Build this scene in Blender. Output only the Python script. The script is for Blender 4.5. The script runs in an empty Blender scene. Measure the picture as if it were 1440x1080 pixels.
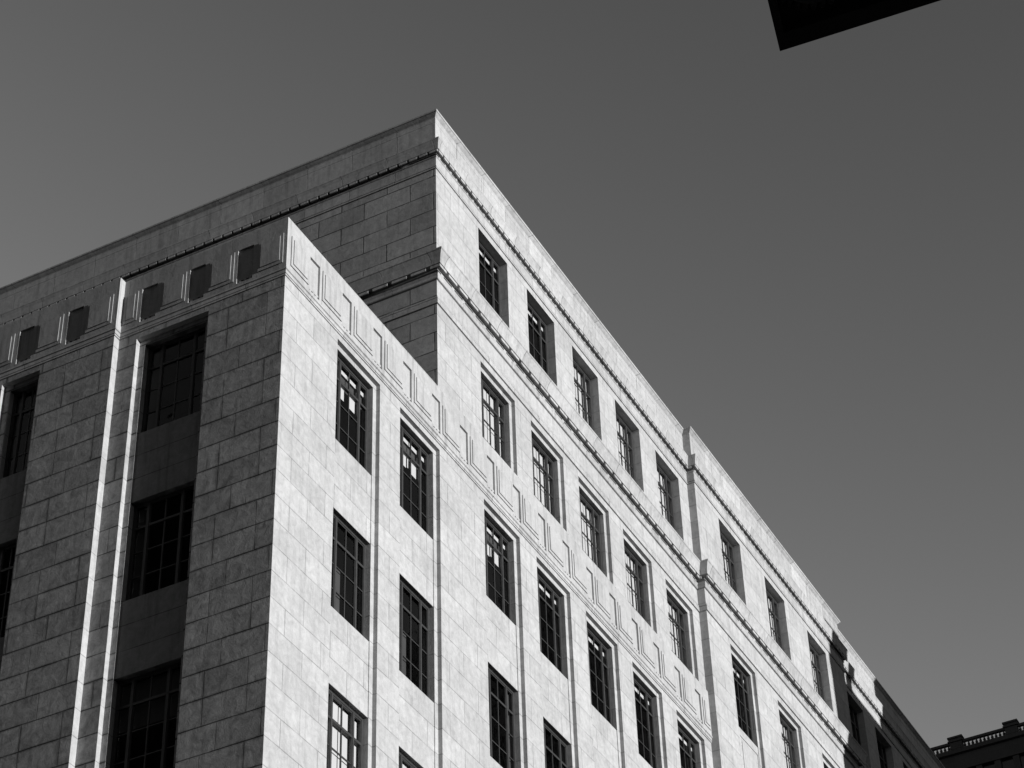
import bpy, bmesh, math, random
from mathutils import Vector, Matrix
random.seed(7)

# ------------------------------------------------------------------ camera, sky, sun, exposure
scene = bpy.context.scene
COL = scene.collection
F_PX = 3322.574
R = ((0.46826566, -0.88317349, -0.02705291),
     (0.55518276,  0.31790496, -0.76857565),
     (0.68738590,  0.34487828,  0.63918667))      # rows: image right, image down, view direction
CAM = Vector((-30.85147178, -20.75641367, 1.6))
cd = bpy.data.cameras.new("camera")
cd.sensor_fit = 'HORIZONTAL'
cd.sensor_width = 36.0
cd.lens = F_PX / 1440.0 * 36.0
cd.clip_start = 0.1
cd.clip_end = 6000.0
cam = bpy.data.objects.new("camera", cd)
COL.objects.link(cam)
xr = Vector(R[0]); up = -Vector(R[1]); bk = -Vector(R[2])
m = Matrix((xr, up, bk)).transposed().to_4x4()
m.translation = CAM
cam.matrix_world = m
scene.camera = cam

SUN = Vector((-0.078, -1.0, 0.030)).normalized()
EXPOSURE = 0.45
SUN_STRENGTH = 5.0
SKY_STRENGTH = 0.10
world = bpy.data.worlds.new("World")
scene.world = world
world.use_nodes = True
wn = world.node_tree.nodes; wl = world.node_tree.links
wn.clear()
sky = wn.new("ShaderNodeTexSky")
sky.sky_type = 'NISHITA'
sky.sun_disc = False
sky.sun_elevation = math.asin(SUN.z)
sky.sun_rotation = math.atan2(SUN.x, SUN.y)
sky.altitude = 10
sky.air_density = 1.0
sky.dust_density = 1.0
sky.ozone_density = 1.0
# black and white film: the three channels of the sky are mixed to one grey
sep = wn.new("ShaderNodeSeparateColor")
a1 = wn.new("ShaderNodeMath"); a1.operation = 'MULTIPLY'; a1.inputs[1].default_value = 1.4
a2 = wn.new("ShaderNodeMath"); a2.operation = 'MULTIPLY_ADD'; a2.inputs[1].default_value = 0.5
# contrast of the red-filtered film: deep sky overhead, paler towards the horizon
pw = wn.new("ShaderNodeMath"); pw.operation = 'POWER'; pw.inputs[1].default_value = 2.56
sc_ = wn.new("ShaderNodeMath"); sc_.operation = 'MULTIPLY'; sc_.inputs[1].default_value = 1.58 / 0.927 ** 2.56
mn = wn.new("ShaderNodeMath"); mn.operation = 'MINIMUM'; mn.inputs[1].default_value = 2.0
comb = wn.new("ShaderNodeCombineColor")
bg = wn.new("ShaderNodeBackground"); bg.inputs['Strength'].default_value = SKY_STRENGTH
wo = wn.new("ShaderNodeOutputWorld")
wl.new(sky.outputs[0], sep.inputs[0])
wl.new(sep.outputs[0], a1.inputs[0])
wl.new(sep.outputs[1], a2.inputs[0]); wl.new(a1.outputs[0], a2.inputs[2])
wl.new(a2.outputs[0], pw.inputs[0]); wl.new(pw.outputs[0], sc_.inputs[0]); wl.new(sc_.outputs[0], mn.inputs[0])
for i in range(3):
    wl.new(mn.outputs[0], comb.inputs[i])
wl.new(comb.outputs[0], bg.inputs['Color'])
wl.new(bg.outputs[0], wo.inputs['Surface'])

sl = bpy.data.lights.new("sun", 'SUN')
sl.energy = SUN_STRENGTH
sl.angle = math.radians(0.5)
sl.color = (1.0, 1.0, 1.0)          # the photograph is black and white
so = bpy.data.objects.new("sun", sl)
COL.objects.link(so)
so.rotation_euler = (-SUN).to_track_quat('-Z', 'Y').to_euler()
so.location = (-20, -60, 80)
vs = scene.view_settings
vs.view_transform = 'Standard'; vs.look = 'None'; vs.exposure = EXPOSURE; vs.gamma = 1.0
vs.use_curve_mapping = False
scene.cycles.max_bounces = 6
scene.cycles.transparent_max_bounces = 12
scene.cycles.diffuse_bounces = 4
scene.cycles.caustics_reflective = False
scene.cycles.caustics_refractive = False

# ------------------------------------------------------------------ materials
def newmat(name):
    mt = bpy.data.materials.new(name); mt.use_nodes = True
    nt = mt.node_tree
    return mt, nt.nodes, nt.links, nt.nodes['Principled BSDF']

def N(nodes, t, **kw):
    n = nodes.new(t)
    for k, v in kw.items():
        setattr(n, k, v)
    return n

def stone(name, base, z0, row, bw, u0, mortar=0.012, mortar_dark=0.55, block_var=0.10, bump=0.6, joints=True, streak=1.0, sooty=False, mottle=1.0):
    """dressed granite laid in courses; joints follow world height and the run of the wall"""
    mt, n, l, bs = newmat(name)
    geo = N(n, "ShaderNodeNewGeometry")
    sx = N(n, "ShaderNodeSeparateXYZ"); l.new(geo.outputs['Position'], sx.inputs[0])
    add = N(n, "ShaderNodeMath", operation='ADD'); l.new(sx.outputs[0], add.inputs[0]); l.new(sx.outputs[1], add.inputs[1])
    u = N(n, "ShaderNodeMath", operation='SUBTRACT'); l.new(add.outputs[0], u.inputs[0]); u.inputs[1].default_value = u0 - 40 * bw
    zz = N(n, "ShaderNodeMath", operation='SUBTRACT'); l.new(sx.outputs[2], zz.inputs[0]); zz.inputs[1].default_value = z0 - 60 * row
    # joints are cut a little unevenly by hand
    wob = N(n, "ShaderNodeTexNoise"); wob.inputs['Scale'].default_value = 1.7; wob.inputs['Detail'].default_value = 3
    l.new(geo.outputs['Position'], wob.inputs['Vector'])
    wm = N(n, "ShaderNodeMath", operation='MULTIPLY_ADD'); l.new(wob.outputs['Fac'], wm.inputs[0]); wm.inputs[1].default_value = 0.02; wm.inputs[2].default_value = -0.01
    zw = N(n, "ShaderNodeMath", operation='ADD'); l.new(zz.outputs[0], zw.inputs[0]); l.new(wm.outputs[0], zw.inputs[1])
    cv = N(n, "ShaderNodeCombineXYZ"); l.new(u.outputs[0], cv.inputs[0]); l.new(zw.outputs[0], cv.inputs[1])
    br = N(n, "ShaderNodeTexBrick"); br.offset = 0.5; br.offset_frequency = 2; br.squash = 1.0
    br.inputs['Scale'].default_value = 1.0
    br.inputs['Mortar Size'].default_value = mortar
    br.inputs['Mortar Smooth'].default_value = 0.35
    br.inputs['Bias'].default_value = 0.0
    br.inputs['Brick Width'].default_value = bw
    br.inputs['Row Height'].default_value = row
    br.inputs['Color1'].default_value = (0, 0, 0, 1); br.inputs['Color2'].default_value = (1, 1, 1, 1)
    br.inputs['Mortar'].default_value = (0.5, 0.5, 0.5, 1)
    l.new(cv.outputs[0], br.inputs['Vector'])
    # patchy tone, grain and rain streaks
    big = N(n, "ShaderNodeTexNoise"); big.inputs['Scale'].default_value = 0.9; big.inputs['Detail'].default_value = 5; big.inputs['Roughness'].default_value = 0.6
    l.new(geo.outputs['Position'], big.inputs['Vector'])
    mid = N(n, "ShaderNodeTexNoise"); mid.inputs['Scale'].default_value = 6.0; mid.inputs['Detail'].default_value = 6; mid.inputs['Roughness'].default_value = 0.65; mid.inputs['Distortion'].default_value = 0.6
    l.new(geo.outputs['Position'], mid.inputs['Vector'])
    fine = N(n, "ShaderNodeTexNoise"); fine.inputs['Scale'].default_value = 38.0; fine.inputs['Detail'].default_value = 3; fine.inputs['Roughness'].default_value = 0.7
    l.new(geo.outputs['Position'], fine.inputs['Vector'])
    mp = N(n, "ShaderNodeMapping"); mp.inputs['Scale'].default_value = (7.0, 7.0, 0.55); l.new(geo.outputs['Position'], mp.inputs['Vector'])
    st = N(n, "ShaderNodeTexNoise"); st.inputs['Scale'].default_value = 1.0; st.inputs['Detail'].default_value = 4; st.inputs['Roughness'].default_value = 0.6
    l.new(mp.outputs[0], st.inputs['Vector'])
    def ramp(src, a, b, lo, hi):
        r = N(n, "ShaderNodeMapRange"); r.inputs['From Min'].default_value = a; r.inputs['From Max'].default_value = b
        r.inputs['To Min'].default_value = lo; r.inputs['To Max'].default_value = hi
        l.new(src, r.inputs['Value']); return r.outputs[0]
    def mul(a, b):
        q = N(n, "ShaderNodeMath", operation='MULTIPLY'); l.new(a, q.inputs[0]); l.new(b, q.inputs[1]); return q.outputs[0]
    v = ramp(big.outputs['Fac'], 0.3, 0.7, 1 - 0.08*mottle, 1 + 0.05*mottle)
    v = mul(v, ramp(mid.outputs['Fac'], 0.30, 0.70, 1 - 0.12*mottle, 1.0 + 0.09*mottle))
    v = mul(v, ramp(fine.outputs['Fac'], 0.3, 0.7, 0.93, 1.06))
    v = mul(v, ramp(st.outputs['Fac'], 0.50, 0.78, 1.0, 1.0 - 0.26 * streak))
    if joints:
        bc = N(n, "ShaderNodeSeparateColor"); l.new(br.outputs['Color'], bc.inputs[0])
        v = mul(v, ramp(bc.outputs[0], 0, 1, 1 - block_var, 1 + block_var * 0.5))
        jn = N(n, "ShaderNodeTexNoise"); jn.inputs['Scale'].default_value = 2.3; jn.inputs['Detail'].default_value = 5
        l.new(geo.outputs['Position'], jn.inputs['Vector'])
        jf = mul(br.outputs['Fac'], ramp(jn.outputs['Fac'], 0.36, 0.58, 0.35, 1.15))
        v = mul(v, ramp(jf, 0, 1, 1.0, mortar_dark))
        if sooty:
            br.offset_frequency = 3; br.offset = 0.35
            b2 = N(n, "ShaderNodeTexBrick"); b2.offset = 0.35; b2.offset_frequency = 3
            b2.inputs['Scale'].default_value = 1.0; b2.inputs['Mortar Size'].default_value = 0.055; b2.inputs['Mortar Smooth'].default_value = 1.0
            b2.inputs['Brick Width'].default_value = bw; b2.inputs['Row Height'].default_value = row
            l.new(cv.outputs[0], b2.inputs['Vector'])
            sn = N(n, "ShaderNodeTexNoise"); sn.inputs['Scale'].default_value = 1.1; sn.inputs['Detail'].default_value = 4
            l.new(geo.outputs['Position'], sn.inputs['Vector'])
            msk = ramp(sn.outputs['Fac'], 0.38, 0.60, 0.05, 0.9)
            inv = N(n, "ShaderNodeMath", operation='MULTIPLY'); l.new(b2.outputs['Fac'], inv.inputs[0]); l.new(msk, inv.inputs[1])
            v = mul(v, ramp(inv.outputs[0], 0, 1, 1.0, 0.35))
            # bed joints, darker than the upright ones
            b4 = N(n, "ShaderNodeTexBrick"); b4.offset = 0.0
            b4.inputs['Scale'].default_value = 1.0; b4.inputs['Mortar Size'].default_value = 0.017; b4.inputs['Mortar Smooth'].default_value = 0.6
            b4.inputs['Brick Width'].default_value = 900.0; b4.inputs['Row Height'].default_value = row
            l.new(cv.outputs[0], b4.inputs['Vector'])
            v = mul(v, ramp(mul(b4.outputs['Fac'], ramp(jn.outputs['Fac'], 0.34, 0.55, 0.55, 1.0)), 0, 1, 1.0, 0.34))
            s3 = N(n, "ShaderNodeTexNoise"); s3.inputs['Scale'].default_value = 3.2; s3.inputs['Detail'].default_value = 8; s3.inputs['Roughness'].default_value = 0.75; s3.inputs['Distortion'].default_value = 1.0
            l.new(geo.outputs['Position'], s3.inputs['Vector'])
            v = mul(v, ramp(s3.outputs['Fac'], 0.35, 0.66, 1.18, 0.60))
    sc = N(n, "ShaderNodeMath", operation='MULTIPLY'); l.new(v, sc.inputs[0]); sc.inputs[1].default_value = base
    cc = N(n, "ShaderNodeCombineColor")
    for i in range(3):
        l.new(sc.outputs[0], cc.inputs[i])
    l.new(cc.outputs[0], bs.inputs['Base Color'])
    bs.inputs['Roughness'].default_value = 0.85
    bs.inputs['Specular IOR Level'].default_value = 0.2
    # relief
    h = N(n, "ShaderNodeMath", operation='MULTIPLY_ADD'); l.new(fine.outputs['Fac'], h.inputs[0]); h.inputs[1].default_value = 0.0022
    h2 = N(n, "ShaderNodeMath", operation='MULTIPLY'); l.new(mid.outputs['Fac'], h2.inputs[0]); h2.inputs[1].default_value = 0.006
    l.new(h2.outputs[0], h.inputs[2])
    last = h.outputs[0]
    if joints:
        h3 = N(n, "ShaderNodeMath", operation='MULTIPLY_ADD'); l.new(br.outputs['Fac'], h3.inputs[0]); h3.inputs[1].default_value = -0.006; l.new(last, h3.inputs[2])
        last = h3.outputs[0]
    bp = N(n, "ShaderNodeBump"); bp.inputs['Strength'].default_value = bump; bp.inputs['Distance'].default_value = 1.0
    l.new(last, bp.inputs['Height']); l.new(bp.outputs[0], bs.inputs['Normal'])
    return mt

def plain(name, c, rough=0.6, metal=0.0, spec=0.5, noise=0.15, scale=8.0):
    mt, n, l, bs = newmat(name)
    tc = N(n, "ShaderNodeNewGeometry")
    nz = N(n, "ShaderNodeTexNoise"); nz.inputs['Scale'].default_value = scale; nz.inputs['Detail'].default_value = 4
    l.new(tc.outputs['Position'], nz.inputs['Vector'])
    r = N(n, "ShaderNodeMapRange"); r.inputs['From Min'].default_value = 0.3; r.inputs['From Max'].default_value = 0.7
    r.inputs['To Min'].default_value = c * (1 - noise); r.inputs['To Max'].default_value = c * (1 + noise)
    l.new(nz.outputs['Fac'], r.inputs['Value'])
    cc = N(n, "ShaderNodeCombineColor")
    for i in range(3):
        l.new(r.outputs[0], cc.inputs[i])
    l.new(cc.outputs[0], bs.inputs['Base Color'])
    bs.inputs['Roughness'].default_value = rough; bs.inputs['Metallic'].default_value = metal
    bs.inputs['Specular IOR Level'].default_value = spec
    return mt

def glassmat(name):
    mt = bpy.data.materials.new(name); mt.use_nodes = True
    n = mt.node_tree.nodes; l = mt.node_tree.links; n.clear()
    out = N(n, "ShaderNodeOutputMaterial"); mix = N(n, "ShaderNodeMixShader")
    tr = N(n, "ShaderNodeBsdfTransparent"); tr.inputs['Color'].default_value = (0.86, 0.86, 0.86, 1)
    gl = N(n, "ShaderNodeBsdfGlossy"); gl.inputs['Roughness'].default_value = 0.03; gl.inputs['Color'].default_value = (0.85, 0.85, 0.85, 1)
    # share of light mirrored by a pane (both surfaces), from the angle of view alone
    dp = N(n, "ShaderNodeVectorMath", operation='DOT_PRODUCT')
    ab = N(n, "ShaderNodeMath", operation='ABSOLUTE'); om = N(n, "ShaderNodeMath", operation='SUBTRACT'); om.inputs[0].default_value = 1.0
    p5 = N(n, "ShaderNodeMath", operation='POWER'); p5.inputs[1].default_value = 5.0
    fr = N(n, "ShaderNodeMath", operation='MULTIPLY_ADD'); fr.inputs[1].default_value = 0.60; fr.inputs[2].default_value = 0.035; fr.use_clamp = True
    geo = N(n, "ShaderNodeNewGeometry")
    nz = N(n, "ShaderNodeTexNoise"); nz.inputs['Scale'].default_value = 1.6; nz.inputs['Detail'].default_value = 1
    l.new(geo.outputs['Position'], nz.inputs['Vector'])
    bp = N(n, "ShaderNodeBump"); bp.inputs['Strength'].default_value = 0.6; bp.inputs['Distance'].default_value = 0.02
    l.new(nz.outputs['Fac'], bp.inputs['Height']); l.new(bp.outputs[0], gl.inputs['Normal'])
    l.new(geo.outputs['Normal'], dp.inputs[0]); l.new(geo.outputs['Incoming'], dp.inputs[1]); l.new(dp.outputs['Value'], ab.inputs[0])
    l.new(ab.outputs[0], om.inputs[1]); l.new(om.outputs[0], p5.inputs[0]); l.new(p5.outputs[0], fr.inputs[0])
    l.new(fr.outputs[0], mix.inputs[0]); l.new(tr.outputs[0], mix.inputs[1]); l.new(gl.outputs[0], mix.inputs[2])
    l.new(mix.outputs[0], out.inputs['Surface'])
    return mt

BASE = 0.35
M_LOW = stone("granite_lower", BASE, 24.20, 0.61, 1.30, -0.12, mortar_dark=0.60, block_var=0.09, streak=0.8, mottle=1.5)
M_LOWL = stone("granite_lower_sooty_shaded", BASE * 0.86, 24.20, 0.61, 0.98, -0.55, mortar=0.011, mortar_dark=0.58, block_var=0.16, bump=1.0, sooty=True)  # lower granite darkened to carry the left face's shade; sooty joints too
M_SPL = stone("granite_spandrel", BASE * 0.6, 24.20, 0.61, 9.0, -3.0, mortar=0.012, mortar_dark=0.4, block_var=0.0, streak=1.6, mottle=1.6)  # left bays only: recess shade is put into the stone colour
M_UP = stone("granite_upper", BASE, 42.41, 0.585, 1.36, 8.06, streak=1.0, mortar_dark=0.68, block_var=0.08, mottle=1.4)
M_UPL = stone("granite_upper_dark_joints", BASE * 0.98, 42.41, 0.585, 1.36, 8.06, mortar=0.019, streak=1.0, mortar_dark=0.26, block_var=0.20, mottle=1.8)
M_TRIM = stone("granite_trim", BASE, 0.0, 50.0, 1.37, 7.11, mortar=0.010, mortar_dark=0.38, block_var=0.12, mottle=1.5, streak=1.3)
M_FRZL = stone("granite_frieze_shaded", BASE * 0.78, 35.50, 3.0, 2.68, 0.0, mortar=0.006, mortar_dark=0.4, block_var=0.04, streak=1.6, bump=0.9)  # copy of the frieze stone with the left face's shade in its colour
M_FRZ = stone("granite_frieze", BASE * 0.97, 35.50, 3.0, 2.68, 0.0, mortar=0.006, block_var=0.04, streak=1.3)
M_JAMB = stone("granite_reveal", BASE, 24.20, 0.61, 6.0, 1.0, mortar=0.009, streak=0.5)
M_METAL = plain("bronze_window_paint", 0.026, rough=0.5, noise=0.2)
M_GLASS = glassmat("window_glass")
M_BLIND = plain("white_roller_blind", 0.52, rough=0.9, noise=0.03, scale=1.5)
M_SHADE = plain("grey_blind_and_reflection", 0.050, rough=0.9, noise=0.25, scale=1.0)  # blinds and curtains, also the sheets that imitate reflections
M_ROOM = plain("dark_room", 0.008, rough=0.95, noise=0.3)
M_ROOF = plain("roof_gravel", 0.10, rough=0.95, noise=0.3)
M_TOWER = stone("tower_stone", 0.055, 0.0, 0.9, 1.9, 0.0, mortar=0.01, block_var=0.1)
M_TDARK = plain("tower_window_dark", 0.008, rough=0.2)
M_CANOPY = plain("dark_bronze", 0.006, rough=0.75, noise=0.4, scale=5)
M_ROSE = plain("worn_bronze", 0.09, rough=0.6)
M_DARKB = stone("dark_brick", 0.06, 0.0, 0.3, 0.8, 0.3)
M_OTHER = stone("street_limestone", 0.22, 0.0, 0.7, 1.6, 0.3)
M_ASPH = plain("asphalt", 0.05, rough=0.95, noise=0.3, scale=3)
M_PAVE = stone("pavement_slabs", 0.16, 0.0, 1.2, 1.2, 0.0)
M_LINE = plain("road_paint", 0.55, rough=0.8, noise=0.2, scale=5)

# ------------------------------------------------------------------ mesh helpers
class MB:
    def __init__(self): self.v = []; self.f = []
    def quad(self, a, b, c, d):
        i = len(self.v); self.v += [tuple(a), tuple(b), tuple(c), tuple(d)]; self.f.append((i, i+1, i+2, i+3))
    def poly(self, pts):
        i = len(self.v); self.v += [tuple(p) for p in pts]; self.f.append(tuple(range(i, i+len(pts))))
    def box(self, x0, x1, y0, y1, z0, z1):
        p = [(x, y, z) for z in (z0, z1) for y in (y0, y1) for x in (x0, x1)]
        for q in ((0, 2, 3, 1), (4, 5, 7, 6), (0, 1, 5, 4), (2, 6, 7, 3), (0, 4, 6, 2), (1, 3, 7, 5)):
            self.quad(*[p[k] for k in q])
    def fbox(self, M, u0, u1, d0, d1, z0, z1):
        """box in facade space: u along the wall, d inward, z up"""
        p = [M(u, d, z) for z in (z0, z1) for d in (d0, d1) for u in (u0, u1)]
        for q in ((0, 2, 3, 1), (4, 5, 7, 6), (0, 1, 5, 4), (2, 6, 7, 3), (0, 4, 6, 2), (1, 3, 7, 5)):
            self.quad(*[p[k] for k in q])
    def lathe(self, cx, cy, prof, n=10):
        for (r0, z0), (r1, z1) in zip(prof, prof[1:]):
            for k in range(n):
                a, b = 2*math.pi*k/n, 2*math.pi*(k+1)/n
                self.quad((cx+r0*math.cos(a), cy+r0*math.sin(a), z0), (cx+r0*math.cos(b), cy+r0*math.sin(b), z0),
                          (cx+r1*math.cos(b), cy+r1*math.sin(b), z1), (cx+r1*math.cos(a), cy+r1*math.sin(a), z1))
    def build(self, name, mat, parent=None, loc=None):
        me = bpy.data.meshes.new(name)
        me.from_pydata(self.v, [], self.f)
        bm = bmesh.new(); bm.from_mesh(me)
        bmesh.ops.remove_doubles(bm, verts=bm.verts, dist=1e-5)
        bmesh.ops.recalc_face_normals(bm, faces=bm.faces)
        bm.to_mesh(me); bm.free()
        me.materials.append(mat)
        o = bpy.data.objects.new(name, me); COL.objects.link(o)
        if parent: o.parent = parent
        if loc: o.location = loc
        return o

def tag(o, label, cat, group=None):
    o['label'] = label; o['category'] = cat
    if group: o['group'] = group
    return o

def empty(name, loc=(0, 0, 0)):
    o = bpy.data.objects.new(name, None); o.location = loc; COL.objects.link(o); return o

def grid(mb, M, u0, u1, z0, z1, d, holes):
    """flat wall at depth d with rectangular holes (ua, ub, za, zb)"""
    us = sorted(set([u0, u1] + [h[0] for h in holes] + [h[1] for h in holes]))
    zs = sorted(set([z0, z1] + [h[2] for h in holes] + [h[3] for h in holes]))
    us = [x for x in us if u0 <= x <= u1]; zs = [x for x in zs if z0 <= x <= z1]
    for a, b in zip(us, us[1:]):
        for c, e in zip(zs, zs[1:]):
            cu, cz = (a+b)/2, (c+e)/2
            if any(h[0] < cu < h[1] and h[2] < cz < h[3] for h in holes): continue
            mb.quad(M(a, d, c), M(b, d, c), M(b, d, e), M(a, d, e))

def reveal(mb, M, h, d0, d1, sides="lrtb"):
    a, b, c, e = h
    if 'l' in sides: mb.quad(M(a, d0, c), M(a, d1, c), M(a, d1, e), M(a, d0, e))
    if 'r' in sides: mb.quad(M(b, d0, c), M(b, d1, c), M(b, d1, e), M(b, d0, e))
    if 't' in sides: mb.quad(M(a, d0, e), M(b, d0, e), M(b, d1, e), M(a, d1, e))
    if 'b' in sides: mb.quad(M(a, d0, c), M(b, d0, c), M(b, d1, c), M(a, d1, c))

def sweep(mb, path, prof, close_ends=True):
    """sweep a wall profile [(p outward, z)] along an axis-aligned path; outward is on the right-hand side of travel"""
    n = len(path)
    def nrm(a, b):
        dx, dy = b[0]-a[0], b[1]-a[1]; L = math.hypot(dx, dy); return (dy/L, -dx/L)
    ns = [nrm(path[i], path[i+1]) for i in range(n-1)]
    rows = []
    for i, (x, y) in enumerate(path):
        if i == 0: off = ns[0]
        elif i == n-1: off = ns[-1]
        else: off = (ns[i-1][0]+ns[i][0], ns[i-1][1]+ns[i][1])
        rows.append([(x+off[0]*p, y+off[1]*p, z) for p, z in prof])
    for i in range(n-1):
        for k in range(len(prof)-1):
            mb.quad(rows[i][k], rows[i+1][k], rows[i+1][k+1], rows[i][k+1])
    if close_ends:
        mb.poly(rows[0]); mb.poly(rows[-1])

# facade maps ------------------------------------------------------
def MR(y0):   # faces -Y
    return lambda u, d, z: (u, y0 + d, z)
def ML(x0):   # faces -X
    return lambda u, d, z: (x0 + d, u, z)
R0, R1, L0, L1, LU = MR(0.0), MR(-0.24), ML(0.0), ML(-0.185), ML(6.62)

# ------------------------------------------------------------------ the granite building
bld = empty("granite_building", (0, 0, 0))
tag(bld, "large pale granite office building with stepped upper storeys, dentil cornices and tall steel windows", "building")

FRW = 0.14          # width of the flat frame round each bay
D1, D2, DW = 0.10, 0.12, 0.28
Z0 = 0.0
HEAD1 = 35.31
FRZ0, FRZ1 = 35.50, 37.08
bays_b1 = [2.15, 4.86, 8.82, 11.52, 14.23, 16.93, 19.66]; BW = 1.82
bays_b2 = [23.60, 27.13, 30.67]
bays_b3 = [56.02 - b - BW for b in reversed(bays_b1)]
t_b1 = [8.87, 11.60, 14.30, 17.00, 19.70]; TW = 1.61
t_b2 = [23.70, 27.22, 30.73]
t_b3 = [56.02 - b - TW for b in reversed(t_b1)]
SILLS = [32.72 - 4.267*k for k in range(7)]
HEADS = [35.175 - 4.267*k for k in range(7)]

windows = []   # (map, u0, u1, z0, z1, depth, kind)

def bay(wall, rev, M, a, b, z0, head, rows, tag_kind, spw=None):
    """one stepped bay: outer reveal, flat frame, spandrels and window holes"""
    D1, D2 = (0.13, 0.16) if tag_kind.startswith('left') else (0.10, 0.12)
    ia, ib, it = a+FRW, b-FRW, head-0.135
    reveal(rev, M, (a, b, z0, head), 0.0, D1, 'lrt')
    grid(wall, M, a, b, z0, head, D1, [(ia, ib, z0, it)])
    reveal(rev, M, (ia, ib, z0, it), D1, D2, 'lrt')
    DWb = DW if tag_kind.startswith('left') else 0.225
    holes = []
    for (s, h) in rows:
        holes.append((ia, ib, s, h))
        windows.append((M, ia, ib, s, h, DWb, tag_kind))
    grid(spw or wall, M, ia, ib, z0, it, D2, holes)
    for h in holes:
        reveal(spw or rev, M, h, D2, DW+0.10)

low = MB(); upw = MB(); rev = low; revu = upw; lowl = MB(); upl = MB(); spl = MB(); spl2 = MB()
# lower right face
holes = [(b, b+BW, Z0, HEAD1) for b in bays_b1]
grid(low, R0, 0, 21.97, Z0, FRZ0, 0, holes)
for b in bays_b1:
    bay(low, rev, R0, b, b+BW, Z0, HEAD1, list(zip(SILLS, HEADS)), 'low')
# central projection: lower and upper in one plane
c_out = [(b, b+BW, Z0, 39.59) for b in bays_b2]
c_top = [(b, b+TW, 41.45, 44.20) for b in t_b2]
grid(low, R1, 21.97, 34.05, Z0, 39.80, 0, c_out)
for b in bays_b2:
    bay(low, rev, R1, b, b+BW, Z0, 39.59, [(37.00, 39.455)] + list(zip(SILLS, HEADS)), 'mid')
grid(upw, R1, 21.97, 34.05, 39.80, 45.40, 0, c_top)
for b in t_b2:
    reveal(revu, R1, (b, b+TW, 41.45, 44.20), 0, 0.42); windows.append((R1, b, b+TW, 41.45, 44.20, 0.235, 'top'))
for x in (21.97, 34.05):
    low.quad((x, -0.24, Z0), (x, 0, Z0), (x, 0, 39.80), (x, -0.24, 39.80))
    upw.quad((x, -0.24, 39.80), (x, 0, 39.80), (x, 0, 45.40), (x, -0.24, 45.40))
# upper right face, first block and third block
for (x0, x1, bb, tt) in ((6.62, 21.97, bays_b1[2:], t_b1), (34.05, 49.40, bays_b3[:5], t_b3)):
    hs = [(b, b+BW, 37.00, 39.59) for b in bb]
    grid(low, R0, x0, x1, 37.0, 39.80, 0, hs)
    for b in bb:
        bay(low, rev, R0, b, b+BW, 37.0, 39.59, [(37.0, 39.455)], 'mid')
        rev.quad(R0(b, 0, 37.0), R0(b+BW, 0, 37.0), R0(b+BW, D2, 37.0), R0(b, D2, 37.0))
    ts = [(b, b+TW, 41.45, 44.20) for b in tt]
    grid(upw, R0, x0, x1, 39.80, 45.40, 0, ts)
    for b in tt:
        reveal(revu, R0, (b, b+TW, 41.45, 44.20), 0, 0.42); windows.append((R0, b, b+TW, 41.45, 44.20, 0.235, 'top'))
# lower right face, third block
grid(low, R0, 34.05, 56.02, Z0, FRZ0, 0, [(b, b+BW, Z0, HEAD1) for b in bays_b3])
for b in bays_b3:
    bay(low, rev, R0, b, b+BW, Z0, HEAD1, list(zip(SILLS, HEADS)), 'far')
# left face, lower
YEND = 24.0
lbays = [(1.92, 1.86)]
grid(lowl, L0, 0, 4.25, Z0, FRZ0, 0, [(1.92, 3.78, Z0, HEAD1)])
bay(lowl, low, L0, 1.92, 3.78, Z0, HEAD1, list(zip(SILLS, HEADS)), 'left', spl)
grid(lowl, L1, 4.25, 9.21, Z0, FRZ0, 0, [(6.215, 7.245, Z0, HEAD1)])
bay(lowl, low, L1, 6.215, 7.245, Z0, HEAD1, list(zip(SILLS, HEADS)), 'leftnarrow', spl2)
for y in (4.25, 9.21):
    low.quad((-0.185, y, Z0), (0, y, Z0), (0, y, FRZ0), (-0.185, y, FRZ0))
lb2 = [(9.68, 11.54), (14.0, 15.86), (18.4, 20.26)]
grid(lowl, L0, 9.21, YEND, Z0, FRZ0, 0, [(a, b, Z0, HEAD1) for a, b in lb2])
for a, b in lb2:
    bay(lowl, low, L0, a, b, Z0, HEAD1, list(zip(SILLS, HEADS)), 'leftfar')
# left face, upper
grid(upl, LU, 0, YEND, 36.9, 39.80, 0, [])
grid(upl, LU, 0, YEND, 39.80, 45.40, 0, [])
# closing walls at the hidden sides
low.quad((56.02, 0, Z0), (56.02, YEND, Z0), (56.02, YEND, FRZ1), (56.02, 0, FRZ1))
low.quad((0, YEND, Z0), (56.02, YEND, Z0), (56.02, YEND, FRZ1), (0, YEND, FRZ1))
upw.quad((49.40, 0, 37.0), (49.40, YEND, 37.0), (49.40, YEND, 45.40), (49.40, 0, 45.40))
upw.quad((6.62, YEND, 37.0), (49.40, YEND, 37.0), (49.40, YEND, 45.40), (6.62, YEND, 45.40))
w_low = low.build("wall", M_LOW, bld)
w_up = upw.build("upper_wall", M_UP, bld)
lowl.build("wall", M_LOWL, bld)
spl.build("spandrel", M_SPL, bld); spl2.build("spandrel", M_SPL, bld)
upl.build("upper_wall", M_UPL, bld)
rf = MB()
rf.quad((0, 0, 36.95), (6.62, 0, 36.95), (6.62, YEND, 36.95), (0, YEND, 36.95))
rf.quad((49.4, 0, 36.95), (56.02, 0, 36.95), (56.02, YEND, 36.95), (49.4, YEND, 36.95))
rf.quad((6.7, 0.1, 46.2), (49.3, 0.1, 46.2), (49.3, YEND, 46.2), (6.7, YEND, 46.2))
rf.build("roof", M_ROOF, bld)

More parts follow.
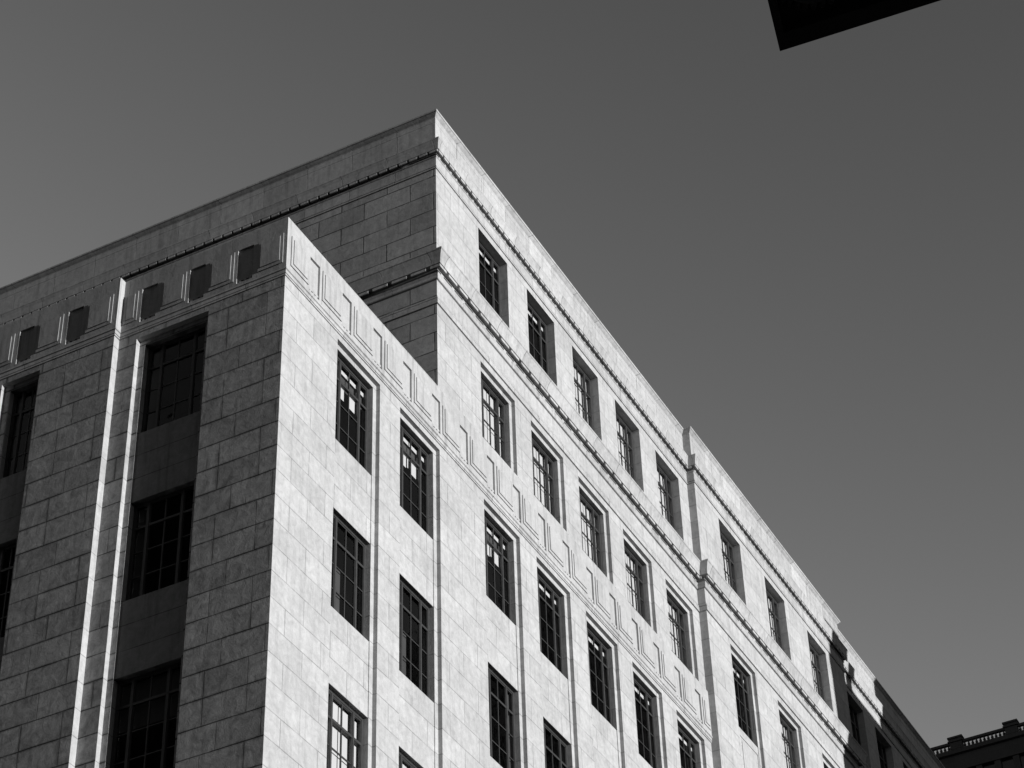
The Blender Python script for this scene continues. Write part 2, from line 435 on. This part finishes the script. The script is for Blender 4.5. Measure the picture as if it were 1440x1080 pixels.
# ---- frieze of the lower storeys: recesses, pegs and two-step raised panels
frz = MB()
PF = 0.045      # projection of the frieze face
def frieze(M, u0, u1, recs, pans, s0, s1):
    Mo = lambda u, d, z: M(u, d - PF, z)
    hs = [(a, b, 35.73, 36.70) for a, b in recs]
    a0 = u0 - (PF if s0 > 0 else 0); a1 = u1 + (PF if s1 > 0 else 0)
    if s0 < 0: a0 = u0 + 0.0
    grid(frz, Mo, a0, a1, 35.66, FRZ1, 0, hs)
    for h in hs:
        reveal(frz, Mo, h, 0, 0.05)
        frz.quad(Mo(h[0], 0.05, h[2]), Mo(h[1], 0.05, h[2]), Mo(h[1], 0.05, h[3]), Mo(h[0], 0.05, h[3]))
        # little ledge with pegs at the foot of the recess
        frz.fbox(Mo, h[0]+0.004, h[1]-0.004, 0.024, 0.046, 35.80, 35.865)
        for k in range(3):
            c = h[0] + (h[1]-h[0])*(0.2+0.3*k)
            frz.fbox(Mo, c-0.03, c+0.03, 0.024, 0.046, 35.738, 35.797)
    for a, b in pans:
        # two plates, each slightly undercut so that a fine shadow line runs round it
        frz.fbox(Mo, a+0.014, b-0.014, -0.010, 0.004, 35.829, 36.656)
        frz.fbox(Mo, a, b, -0.023, -0.008, 35.815, 36.67)
        frz.fbox(Mo, a+0.086, b-0.086, -0.032, -0.020, 35.914, 36.586)
        frz.fbox(Mo, a+0.072, b-0.072, -0.044, -0.030, 35.90, 36.60)
per = 1.3395
rR = [(0.885 + per*k, 1.285 + per*k) for k in range(16)]
pR = [(0.11, 0.82)] + [(1.285+per*k+0.10, 0.885+per*(k+1)-0.025) for k in range(15)] + [(1.285+per*15+0.10, 21.90)]
rR = [r for r in rR if r[1] < 21.9]; pR = [p for p in pR if p[1] < 21.95 and p[1]-p[0] > 0.2]
frieze(R0, 0, 21.97, rR, pR, 1, 0)
rL = [(0.812, 1.215), (2.057, 2.457), (3.31, 3.715)]
pL = [(0.042, 0.67), (1.29, 1.92), (2.535, 3.17), (3.80, 4.14)]
frz.build("frieze", M_FRZ, bld)
frz = MB()
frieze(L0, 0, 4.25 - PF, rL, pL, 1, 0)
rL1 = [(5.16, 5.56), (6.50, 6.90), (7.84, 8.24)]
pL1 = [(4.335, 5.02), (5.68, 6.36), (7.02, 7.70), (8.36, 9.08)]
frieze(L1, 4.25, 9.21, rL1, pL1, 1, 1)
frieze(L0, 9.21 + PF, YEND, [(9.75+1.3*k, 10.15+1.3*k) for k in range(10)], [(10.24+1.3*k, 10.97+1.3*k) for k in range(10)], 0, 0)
for y, s_ in ((4.25, -1), (9.21, 1)):
    yy_ = y - PF if s_ < 0 else y + PF
    q = MB(); q.quad((-0.185-PF, yy_, 35.66), (-PF, yy_, 35.66), (-PF, yy_, FRZ1), (-0.185-PF, yy_, FRZ1)); q.build("frieze_return", M_FRZ, bld)
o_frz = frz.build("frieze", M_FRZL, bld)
frz = MB()
frieze(R0, 34.05, 56.02, [(56.02-b, 56.02-a) for a, b in rR], [(56.02-b, 56.02-a) for a, b in pR], 0, 1)
frz.build("frieze", M_FRZ, bld)
fm = MB()
lowpath = [(0, YEND), (0, 9.21), (-0.185, 9.21), (-0.185, 4.25), (0, 4.25), (0, 0), (21.97, 0)]
lowpath2 = [(34.05, 0), (56.02, 0), (56.02, YEND)]
# travel has the outside on the left for these paths, so reverse to keep it on the right-hand side
def outward_path(p): return list(p)
fprof = [(0.0, 35.46), (0.024, 35.462), (0.026, 35.503), (0.012, 35.506), (0.012, 35.513), (0.034, 35.515), (0.036, 35.60), (0.062, 35.612), (0.062, 35.648), (0.045, 35.66)]
cprof = [(PF, FRZ1), (PF+0.004, FRZ1+0.03), (PF-0.01, FRZ1+0.045), (-0.35, FRZ1+0.045), (-0.35, 36.96)]

def ccw(path):
    """return travel direction whose right-hand side is outside (building interior on the left)"""
    return path
fm2 = MB(); sweep(fm, ccw(lowpath), fprof); sweep(fm2, ccw(lowpath2), fprof)
lowcap = [(0, YEND), (0, 9.21), (-0.185, 9.21), (-0.185, 4.25), (0, 4.25), (0, 0), (6.62, 0)]
sweep(fm, lowcap, cprof)
ledge = [(PF, FRZ1), (PF+0.004, FRZ1+0.03), (0.0, FRZ1+0.06)]
sweep(fm, [(6.62, 0), (21.97, 0)], ledge); sweep(fm2, [(34.05, 0), (49.4, 0)], ledge)
sweep(fm2, [(49.4, 0), (56.02, 0), (56.02, YEND)], cprof)
fm2.build("frieze_moulding", M_TRIM, bld)
fm.build("frieze_moulding", M_TRIM, bld)

# ---- upper cornices
path = [(6.62, YEND), (6.62, 0), (21.97, 0), (21.97, -0.24), (34.05, -0.24), (34.05, 0), (49.4, 0), (49.4, YEND)]
mc = MB()
sweep(mc, path, [(0, 39.79), (0.040, 39.792), (0.042, 39.94), (0.012, 39.945), (0.010, 39.968), (0.030, 39.97), (0.030, 40.01), (0.002, 40.02)])
sweep(mc, path, [(0, 40.575), (0.045, 40.58), (0.06, 40.60), (0.06, 40.665), (0.048, 40.68), (0.058, 40.70), (0.075, 40.735),
                 (0.080, 40.75), (0.040, 40.765), (0.040, 40.92), (0.200, 40.92), (0.200, 40.895), (0.212, 40.897), (0.222, 40.98), (0.250, 41.12), (0.292, 41.25), (0.313, 41.27), (0.313, 41.31), (0.0, 41.40)])
mc.build("belt_cornice", M_TRIM, bld)
uc = MB()
sweep(uc, path, [(0, 44.405), (0.032, 44.407), (0.034, 44.452), (0.006, 44.456), (0.006, 44.475), (0.028, 44.48), (0.028, 44.50), (0.016, 44.51), (0.016, 44.80),
                 (0.028, 44.81), (0.042, 44.82), (0.042, 44.845), (0.016, 44.85), (0.016, 44.975), (0.140, 44.975), (0.140, 44.957), (0.147, 44.957), (0.152, 45.02), (0.165, 45.16),
                 (0.190, 45.26), (0.198, 45.27), (0.198, 45.305), (-0.02, 45.40)])
uc.build("cornice", M_TRIM, bld)
pp = MB()
sweep(pp, path, [(-0.018, 45.38), (-0.018, 46.125), (-0.012, 46.13), (-0.012, 46.285), (-0.035, 46.29), (-0.020, 46.335), (0.020, 46.375),
                 (0.060, 46.425), (0.078, 46.432), (0.084, 46.445), (0.084, 46.487), (0.05, 46.50), (-0.45, 46.52), (-0.45, 46.1)])
pp.build("parapet", M_TRIM, bld)

# dentil rows: blocks with narrow gaps
def dentils(pitch, gap, p0, p1, z0, z1, start, nm):
    db = MB()
    def run(M, ua, ub, s):
        k0 = int(math.floor((ua - s)/pitch)) - 1
        u = s + k0*pitch
        while u < ub:
            a, b = max(u+gap/2, ua), min(u+pitch-gap/2, ub)
            if b - a > 0.03: db.fbox(M, a, b, -p1, -p0, z0, z1)
            u += pitch
    run(LU, -p1, YEND, start[0])
    run(R0, 6.62-p0+0.001, 21.97-p1, start[1]); run(R1, 21.97-p1, 34.05+p1, start[2]); run(R0, 34.05+p1, 49.4+p1, start[3])
    for x, sgn in ((21.97, -1), (34.05, 1)):
        db.box(min(x+sgn*p0, x+sgn*p1), max(x+sgn*p0, x+sgn*p1), -0.24, -p1-0.002, z0, z1)
    return db.build(nm, M_TRIM, bld)
dentils(0.298, 0.07, 0.100, 0.138, 44.878, 44.950, (0.146, 6.796, 22.1, 34.3), "dentil_course")
dentils(0.546, 0.13, 0.158, 0.198, 40.798, 40.878, (0.14, 6.82, 22.3, 34.4), "block_course")

# decorated spandrels under the middle windows of the projection
for b in bays_b2:
    sp = MB()
    ia, ib = b+FRW, b+BW-FRW
    for (z0, z1) in ((35.25, 36.75),):
        Ms = lambda u, d, z: R1(u, d + D2, z)
        sp.fbox(Ms, ia+0.12, ib-0.04, -0.018, 0.002, 36.70, 36.76)
        sp.fbox(Ms, ia+0.12, ia+0.17, -0.018, 0.002, 35.3, 36.70)
        sp.fbox(Ms, ib-0.09, ib-0.04, -0.018, 0.002, 35.3, 36.70)
        sp.fbox(Ms, ia+0.30, ib-0.22, -0.016, 0.002, 35.4, 36.55)
        sp.fbox(Ms, ia+0.12, ib-0.04, -0.018, 0.002, 35.22, 35.30)
    sp.build("spandrel_panel", M_FRZ, bld)

# ---- windows
def window_mesh(w, h, topwin):
    """steel window: outer frame, two heavy mullions, one heavy transom, thin glazing bars. local: x along, y depth, z up"""
    f = MB()
    I = lambda u, d, z: (u, d, z)
    fr = 0.055
    f.fbox(I, 0, fr, 0, 0.07, 0, h); f.fbox(I, w-fr, w, 0, 0.07, 0, h)
    f.fbox(I, fr, w-fr, 0, 0.07, 0, fr); f.fbox(I, fr, w-fr, 0, 0.07, h-fr, h)
    r = h/4.0
    if w > 1.2:
        m = [w*0.235, w*0.765]
        for c in m: f.fbox(I, c-0.03, c+0.03, -0.004, 0.066, fr, h-fr)
        thin = [w*0.5]
        cells = [(fr, m[0]-0.03), (m[0]+0.03, m[1]-0.03), (m[1]+0.03, w-fr)]
    else:
        m = [w*0.66]
        f.fbox(I, m[0]-0.03, m[0]+0.03, -0.004, 0.066, fr, h-fr)
        thin = [w*0.33]
        cells = [(fr, m[0]-0.03), (m[0]+0.03, w-fr)]
    zt = h - r
    for a, b in cells:
        f.fbox(I, a, b, 0.002, 0.064, zt-0.028, zt+0.028)
        for k in (1, 2):
            f.fbox(I, a, b, 0.015, 0.045, r*k-0.012, r*k+0.012)
        # inner sash edges
        f.fbox(I, a, b, 0.012, 0.05, h-fr-0.03, h-fr)
        f.fbox(I, a, a+0.018, 0.012, 0.05, fr, h-fr-0.03)
        f.fbox(I, b-0.018, b, 0.012, 0.05, fr, h-fr-0.03)
    for c in thin:
        f.fbox(I, c-0.013, c+0.013, 0.014, 0.046, fr, zt-0.028)
        f.fbox(I, c-0.013, c+0.013, 0.014, 0.046, zt+0.028, h-fr-0.03)
    return f
cache = {}
def meshes(w, h):
    k = (round(w, 3), round(h, 3))
    if k not in cache:
        fo = window_mesh(w, h, False).build("window", M_METAL, bld)
        g = MB(); g.quad((0.02, 0.03, 0.02), (w-0.02, 0.03, 0.02), (w-0.02, 0.03, h-0.02), (0.02, 0.03, h-0.02))
        go = g.build("glass", M_GLASS, fo)
        cache[k] = (fo, go, True)
    return k
# blinds: for each visible window what hangs behind the glass
# kinds: full, part (fraction), strip (raised stack), cards, shade, curtain, none
def look(kind, u, z):
    M = kind
    return 'none'
def blind_for(Mn, i, storey):
    T = {'top': ['strip', 'strip', 'full', 'full', 'full', 'full', 'full', 'full', 'none', 'none', 'none', 'none', 'none'],
         'mid1': ['full', 'part', 'full', 'full', 'full'],
         'mid2': ['strip', 'full', 'none'],
         'mid3': ['none']*5}
    return T[Mn][i]
LX = lambda w: w
count = {}
off_f, off_g = MB(), MB()
for (M, a, b, z0, z1, dw, kind) in windows:
    w, h = b-a, z1-z0
    isleft = abs(M(1, 0, 0)[1]-M(0, 0, 0)[1]) > 0.5
    if z0 < 18 or kind in ('far', 'leftfar') or a > 46:        # outside the picture: one mesh for all of them
        src = window_mesh(w, h, False)
        n0 = len(off_f.v)
        off_f.v += [M(a+u, dw+dd, z0+zz) for u, dd, zz in src.v]; off_f.f += [tuple(i+n0 for i in q) for q in src.f]
        off_g.quad(M(a, dw+0.03, z0), M(b, dw+0.03, z0), M(b, dw+0.03, z1), M(a, dw+0.03, z1))
        continue
    k = meshes(w, h)
    fo, go, first = cache[k]
    if first:
        o, g = fo, go; cache[k] = (fo, go, False)
    else:
        o = fo.copy(); COL.objects.link(o); g = go.copy(); COL.objects.link(g); g.parent = o
    o.parent = bld
    p0 = Vector(M(a, dw, z0)); isleft = abs(M(1, 0, 0)[1]-M(0, 0, 0)[1]) > 0.5
    if isleft:
        # local x runs along world y, depth along world x
        o.matrix_world = Matrix(((0, 1, 0, p0.x), (1, 0, 0, p0.y), (0, 0, 1, p0.z), (0, 0, 0, 1)))
    else:
        o.location = p0
    # ---- what is behind the glass
    d = 'none'
    if kind == 'top':
        xs = t_b1 + t_b2 + t_b3
        i = min(range(len(xs)), key=lambda q: abs(xs[q]-a))
        d = ['strip', 'strip', 'full', 'full', 'full', 'full', 'full', 'full'][i] if i < 8 else 'none'
    elif kind == 'mid' and z0 > 36:
        xs = bays_b1[2:] + bays_b2
        i = min(range(len(xs)), key=lambda q: abs(xs[q]+FRW-a))
        d = ['full', 'part', 'full', 'full', 'full', 'strip', 'full', 'strip'][i] if a < 34 else 'none'
    elif kind == 'low' or kind == 'mid':
        r = int(round((32.72 - z0)/4.267))
        xs = bays_b1 + bays_b2
        i = min(range(len(xs)), key=lambda q: abs(xs[q]+FRW-a))
        if r == 0: d = ['cards', 'cards', 'cards', 'strip', 'strip', 'strip', 'strip', 'full', 'full', 'full'][i]
        elif r == 1: d = ['left_reflection', 'left_reflection', 'curtain_or_reflection', 'none', 'none', 'none', 'none', 'none', 'none', 'none'][i]
        elif r == 2: d = ['full', 'full', 'none', 'strip', 'none', 'none', 'none', 'none', 'none', 'none'][i]
    elif kind in ('left', 'leftnarrow'):
        r = int(round((32.72 - z0)/4.267))
        d = 'shadetop' if r == 2 else 'leftside'
    I = lambda u, dd, z: (u, dd, z)
    def hang(name, mat, u0, u1, d0, d1, za, zb):
        q = MB(); q.fbox(I, u0, u1, d0, d1, za, zb); ob = q.build(name, mat, o); return ob
    if d == 'full': hang("blind", M_BLIND, 0.03, w-0.03, 0.11, 0.118, 0.02, h-0.03)
    elif d == 'part': hang("blind", M_BLIND, 0.03, w-0.03, 0.11, 0.118, h*0.30, h-0.03)
    elif d == 'strip': hang("blind", M_BLIND, 0.06, w-0.06, 0.078, 0.090, h-0.25, h-0.145)
    elif d == 'cards':
        hang("blind", M_BLIND, 0.06, w-0.06, 0.078, 0.090, h-0.25, h-0.145)
        hang("grey_blind_or_reflection", M_SHADE, 0.05, w-0.05, 0.13, 0.136, h*0.76, h-0.12)  # grey sheet painted in for a reflection on the upper panes
        c = 0.0 if a < 3 else (0.05 if a < 6 else 0.12)
        hang("white_card", M_BLIND, w*0.27, w*0.42, 0.075, 0.083, h*0.61, h*0.735)
        hang("white_card", M_BLIND, w*0.54, w*0.715, 0.075, 0.083, h*0.60, h*0.735)
        if c: hang("white_card", M_BLIND, w*0.455, w*0.485, 0.075, 0.083, h*0.63, h*0.735)
    elif d == 'curtain_or_reflection': hang("curtain_or_reflection", M_SHADE, w*0.80, w-0.08, 0.10, 0.13, 0.03, h-0.05)
    elif d == 'left_reflection': hang("curtain_or_reflection", M_SHADE, 0.05, w*0.46, 0.10, 0.12, 0.03, h*0.55)  # grey sheet that imitates reflections in the left panes
    elif d == 'shadetop': hang("grey_blind_or_reflection", M_SHADE, 0.03, w-0.03, 0.12, 0.126, h*0.55, h-0.05)
    elif d == 'leftside': hang("curtain_or_reflection", M_SHADE, w*0.80, w-0.05, 0.10, 0.12, 0.03, h-0.06)

o = off_f.build("window_rows", M_METAL, bld); o['kind'] = 'stuff'
g = off_g.build("glass", M_GLASS, o); g['kind'] = 'stuff'
# dark rooms behind the windows: floors and back walls
rm = MB()
for z in [37.0 - 4.267*k - 0.9 for k in range(8)]:
    rm.box(0.6, 55.5, 0.6, YEND-0.5, z, z+0.35)
rm.box(7.2, 48.9, 0.62, YEND-0.6, 40.0, 40.9)
rm.box(0.55, 4.6, 1.35, 1.5, 0.2, 36.3)  # unseen partition, added to keep sun out of the left rooms
rm.box(4.6, 55.4, 4.6, YEND-1, 0.2, 36.3)
rm.box(10.2, 48.8, 4.6, YEND-1, 36.96, 45.2)
rm.box(7.0, 49.0, 0.5, YEND-0.6, 45.2, 45.4)
rm.build("interior", M_ROOM, bld)

# ------------------------------------------------------------------ far tower with a balustrade on its roof
tw = empty("balustraded_tower", (190, 20, 0))
tag(tw, "far dark stone tower topped by a roof balustrade with square pedestals", "building")
def TP(mb, name, mat, parent=None):
    o = mb.build(name, mat, parent or tw)
    if (parent or tw) is tw: o.matrix_parent_inverse = Matrix.Translation((-190, -20, 0))
    return o
XT = 190.0
YA, YB = -14.0, 52.0
b = MB()
b.box(XT, XT+46, YA, YB, 131.95, 133.05)
b.box(XT+0.35, XT+46, YA+0.35, YB-0.35, 0, 131.10)
b.box(XT-0.12, XT+46.1, YA-0.12, YB+0.12, 131.12, 131.40)
b.box(XT-0.05, XT+46.1, YA-0.05, YB+0.05, 131.42, 131.93)
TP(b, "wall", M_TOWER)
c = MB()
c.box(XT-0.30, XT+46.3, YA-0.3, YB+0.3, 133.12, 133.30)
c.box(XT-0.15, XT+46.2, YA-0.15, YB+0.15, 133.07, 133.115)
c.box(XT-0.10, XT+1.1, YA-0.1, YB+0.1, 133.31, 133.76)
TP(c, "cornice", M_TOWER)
ral = MB(); ral.box(XT-0.02, XT+0.36, YA, YB, 134.46, 134.74)
TP(ral, "handrail", M_TOWER)
bal = MB()
for k in range(-7, 4):
    yc = 31.33 + 6.27*(-k) - 6.27*3 if False else 37.62 + 6.27*k*1.0
    pass
pedy = [37.62 + 6.27*k for k in range(-8, 3)]
for yc in pedy:
    ped = MB()
    ped.box(XT-0.12, XT+0.50, yc-0.70, yc+0.70, 133.765, 134.62)
    ped.box(XT-0.24, XT+0.62, yc-0.86, yc+0.86, 134.62, 134.78)
    ped.box(XT-0.16, XT+0.54, yc-0.76, yc+0.76, 134.785, 135.02)
    ped.box(XT-0.26, XT+0.64, yc-0.84, yc+0.84, 135.025, 135.24)
    TP(ped, "pedestal", M_TOWER)
prof = [(0.0, 133.765), (0.16, 133.765), (0.16, 133.84), (0.10, 133.88), (0.155, 134.00), (0.165, 134.07), (0.13, 134.17), (0.08, 134.28), (0.085, 134.34), (0.15, 134.39), (0.15, 134.465)]
nb = 0
for yc in pedy:
    for j in range(11):
        y = yc + 0.70 + 0.22 + j*0.443
        if 26 < y < 44:
            q = MB(); q.lathe(XT+0.17, y, prof, 8); TP(q, "baluster", M_TOWER); nb += 1
rest = MB()
for yc in pedy:
    for j in range(11):
        y = yc + 0.70 + 0.22 + j*0.443
        if not (26 < y < 44) and y < YB-0.3: rest.lathe(XT+0.17, y, prof, 6)
ro = TP(rest, "baluster_row", M_TOWER); ro['kind'] = 'stuff'
pil = MB(); wd = MB()
y = YA + 0.4
k = 0
yy = 33.48
ys = [33.48 + 2.06*j for j in range(-23, 9)]
for yc in ys:
    pil.box(XT-0.02, XT+0.5, yc-0.34, yc+0.34, 20, 131.08)
    wd.box(XT+0.30, XT+0.42, yc+0.36, yc+1.70, 110, 131.05)
TP(pil, "pilaster", M_TOWER); TP(wd, "window_strip", M_TDARK)

# ------------------------------------------------------------------ canopy over the photographer
HC = 6.0
k = (HC - 1.6)/(14 - 1.6)
tip = Vector((CAM.x + (-19.818+30.851)*k, CAM.y + (-17.425+20.756)*k, HC))
ang = math.radians(-84.5)
dy = Vector((math.cos(ang), math.sin(ang), 0)); dx = Vector((math.cos(math.radians(-167)), math.sin(math.radians(-167)), 0))
cn = empty("entrance_canopy", tip)
tag(cn, "dark bronze canopy corner with a rosette underneath, jutting in at the top right", "canopy")
def CM(u, v, w): return tuple(dx*u + dy*v + Vector((0, 0, w)))
cb = MB()
def cbox(mb, u0, u1, v0, v1, w0, w1):
    p = [CM(u, v, w) for w in (w0, w1) for v in (v0, v1) for u in (u0, u1)]
    for q in ((0, 2, 3, 1), (4, 5, 7, 6), (0, 1, 5, 4), (2, 6, 7, 3), (0, 4, 6, 2), (1, 3, 7, 5)):
        mb.quad(*[p[j] for j in q])
CU, CV = 5.2, 5.5
cbox(cb, 0, 0.055, 0.0, CV, 0.0, 0.5); cbox(cb, 0.055, CU, 0, 0.02, 0.0, 0.5)
cbox(cb, CU-0.1, CU, 0.02, CV, 0.0, 0.5)
cb.build("fascia", M_CANOPY, cn)
cs = MB(); cbox(cs, 0.055, CU-0.1, 0.02, CV, 0.03, 0.2); cs.build("soffit", M_CANOPY, cn)
ro = MB()
def ring(cu, cv, r0, r1, w, n=32):
    for j in range(n):
        a0, a1 = 2*math.pi*j/n, 2*math.pi*(j+1)/n
        P = lambda r, a, ww: CM(cu+r*math.cos(a), cv+r*math.sin(a), ww)
        rm_ = (r0+r1)/2
        ro.quad(P(r0, a0, 0.03), P(r0, a1, 0.03), P(rm_, a1, w), P(rm_, a0, w))
        ro.quad(P(rm_, a0, w), P(rm_, a1, w), P(r1, a1, 0.03), P(r1, a0, 0.03))
cu_, cv_ = 0.186, 0.128
ring(cu_, cv_, 0.082, 0.091, 0.018); ring(cu_, cv_, 0.058, 0.066, 0.020); ring(cu_, cv_, 0.006, 0.022, 0.008)
for j in range(28):                       # beads round the rim
    a = 2*math.pi*j/28; ring(cu_+0.101*math.cos(a), cv_+0.101*math.sin(a), 0.001, 0.010, 0.016, 8)
for j in range(10):                       # petals
    a = 2*math.pi*j/10
    P = lambda r, t, ww: CM(cu_+r*math.cos(t), cv_+r*math.sin(t), ww)
    ro.quad(P(0.024, a, 0.012), P(0.042, a-0.25, 0.029), P(0.057, a, 0.014), P(0.042, a+0.25, 0.029))
ro.build("rosette", M_ROSE, cn)

# ------------------------------------------------------------------ blocks outside the picture: the shadow caster and added light blockers
def block(name, label, x0, x1, y0, y1, h, mat, wins=True):
    root = empty(name, ((x0+x1)/2, (y0+y1)/2, 0)); tag(root, label, "building")
    inv = Matrix.Translation((-(x0+x1)/2, -(y0+y1)/2, 0))
    q = MB(); q.box(x0, x1, y0, y1, 0, h); o = q.build("wall", mat, root); o.matrix_parent_inverse = inv
    q = MB(); q.box(x0-0.06, x1+0.06, y0-0.06, y1+0.06, h, h+0.5); q.box(x0-0.03, x1+0.03, y0-0.03, y1+0.03, h-0.3, h-0.003)
    o = q.build("cornice", mat, root); o.matrix_parent_inverse = inv
    q = MB()
    z = 4.0
    while z < h-4:
        for (fa, fb, side) in ((x0, x1, 'n'), (x0, x1, 's')):
            u = fa+1.5
            while u < fb-2.5:
                yq = y1 if side == 'n' else y0
                s = 0.03 if side == 'n' else -0.03
                q.box(u, u+1.3, min(yq, yq+s), max(yq, yq+s), z, z+2.2); u += 3.2
        for side in (0, 1):
            u = y0+1.5
            while u < y1-2.5:
                xq = x0 if side == 0 else x1
                s = -0.03 if side == 0 else 0.03
                q.box(min(xq, xq+s), max(xq, xq+s), u, u+1.3, z, z+2.2); u += 3.2
        z += 4.2
    o = q.build("window_pane", M_TDARK, root); o.matrix_parent_inverse = inv
    return root, inv
# building whose shadow falls across the far end of the facade
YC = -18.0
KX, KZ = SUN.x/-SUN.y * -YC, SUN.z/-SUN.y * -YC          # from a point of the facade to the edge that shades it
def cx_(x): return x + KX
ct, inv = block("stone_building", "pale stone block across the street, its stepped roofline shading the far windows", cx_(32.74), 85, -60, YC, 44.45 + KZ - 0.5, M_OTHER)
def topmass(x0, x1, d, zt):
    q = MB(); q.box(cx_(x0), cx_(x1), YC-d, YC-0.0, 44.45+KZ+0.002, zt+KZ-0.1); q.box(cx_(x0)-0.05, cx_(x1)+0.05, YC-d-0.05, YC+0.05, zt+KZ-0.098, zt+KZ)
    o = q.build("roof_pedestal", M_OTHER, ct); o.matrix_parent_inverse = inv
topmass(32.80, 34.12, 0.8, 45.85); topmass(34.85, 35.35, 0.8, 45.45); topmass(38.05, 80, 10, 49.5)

block("added_sky_blocker", "unseen tall dark block, added to cut sky light on the left face and its windows", -95, -62, -25, 75, 92, M_DARKB)  # added out of view to darken the left face and its glass
block("added_sun_blocker", "unseen plain block, added to keep the sun off the balustraded tower", 165, 245, -110, -45, 152, M_OTHER)  # added out of view so the far tower gets no direct sun

# ------------------------------------------------------------------ ground, road, pavements
g = MB(); g.quad((-900, -900, -0.15), (1200, -900, -0.15), (1200, 1200, -0.15), (-900, 1200, -0.15))
o = g.build("ground", M_ASPH); o['kind'] = 'structure'
g = MB(); g.box(-4.5, 62, -5.0, 34, -0.15, 0.0); o = g.build("pavement", M_PAVE); o['kind'] = 'structure'
g = MB(); g.box(-60, -24, -60, -17, -0.15, 0.0); o = g.build("pavement", M_PAVE); o['kind'] = 'structure'
g = MB()
for x in range(-40, 120, 8): g.box(x, x+3, -11.1, -10.95, -0.146, -0.142)
o = g.build("road_marking", M_LINE); o['kind'] = 'structure'
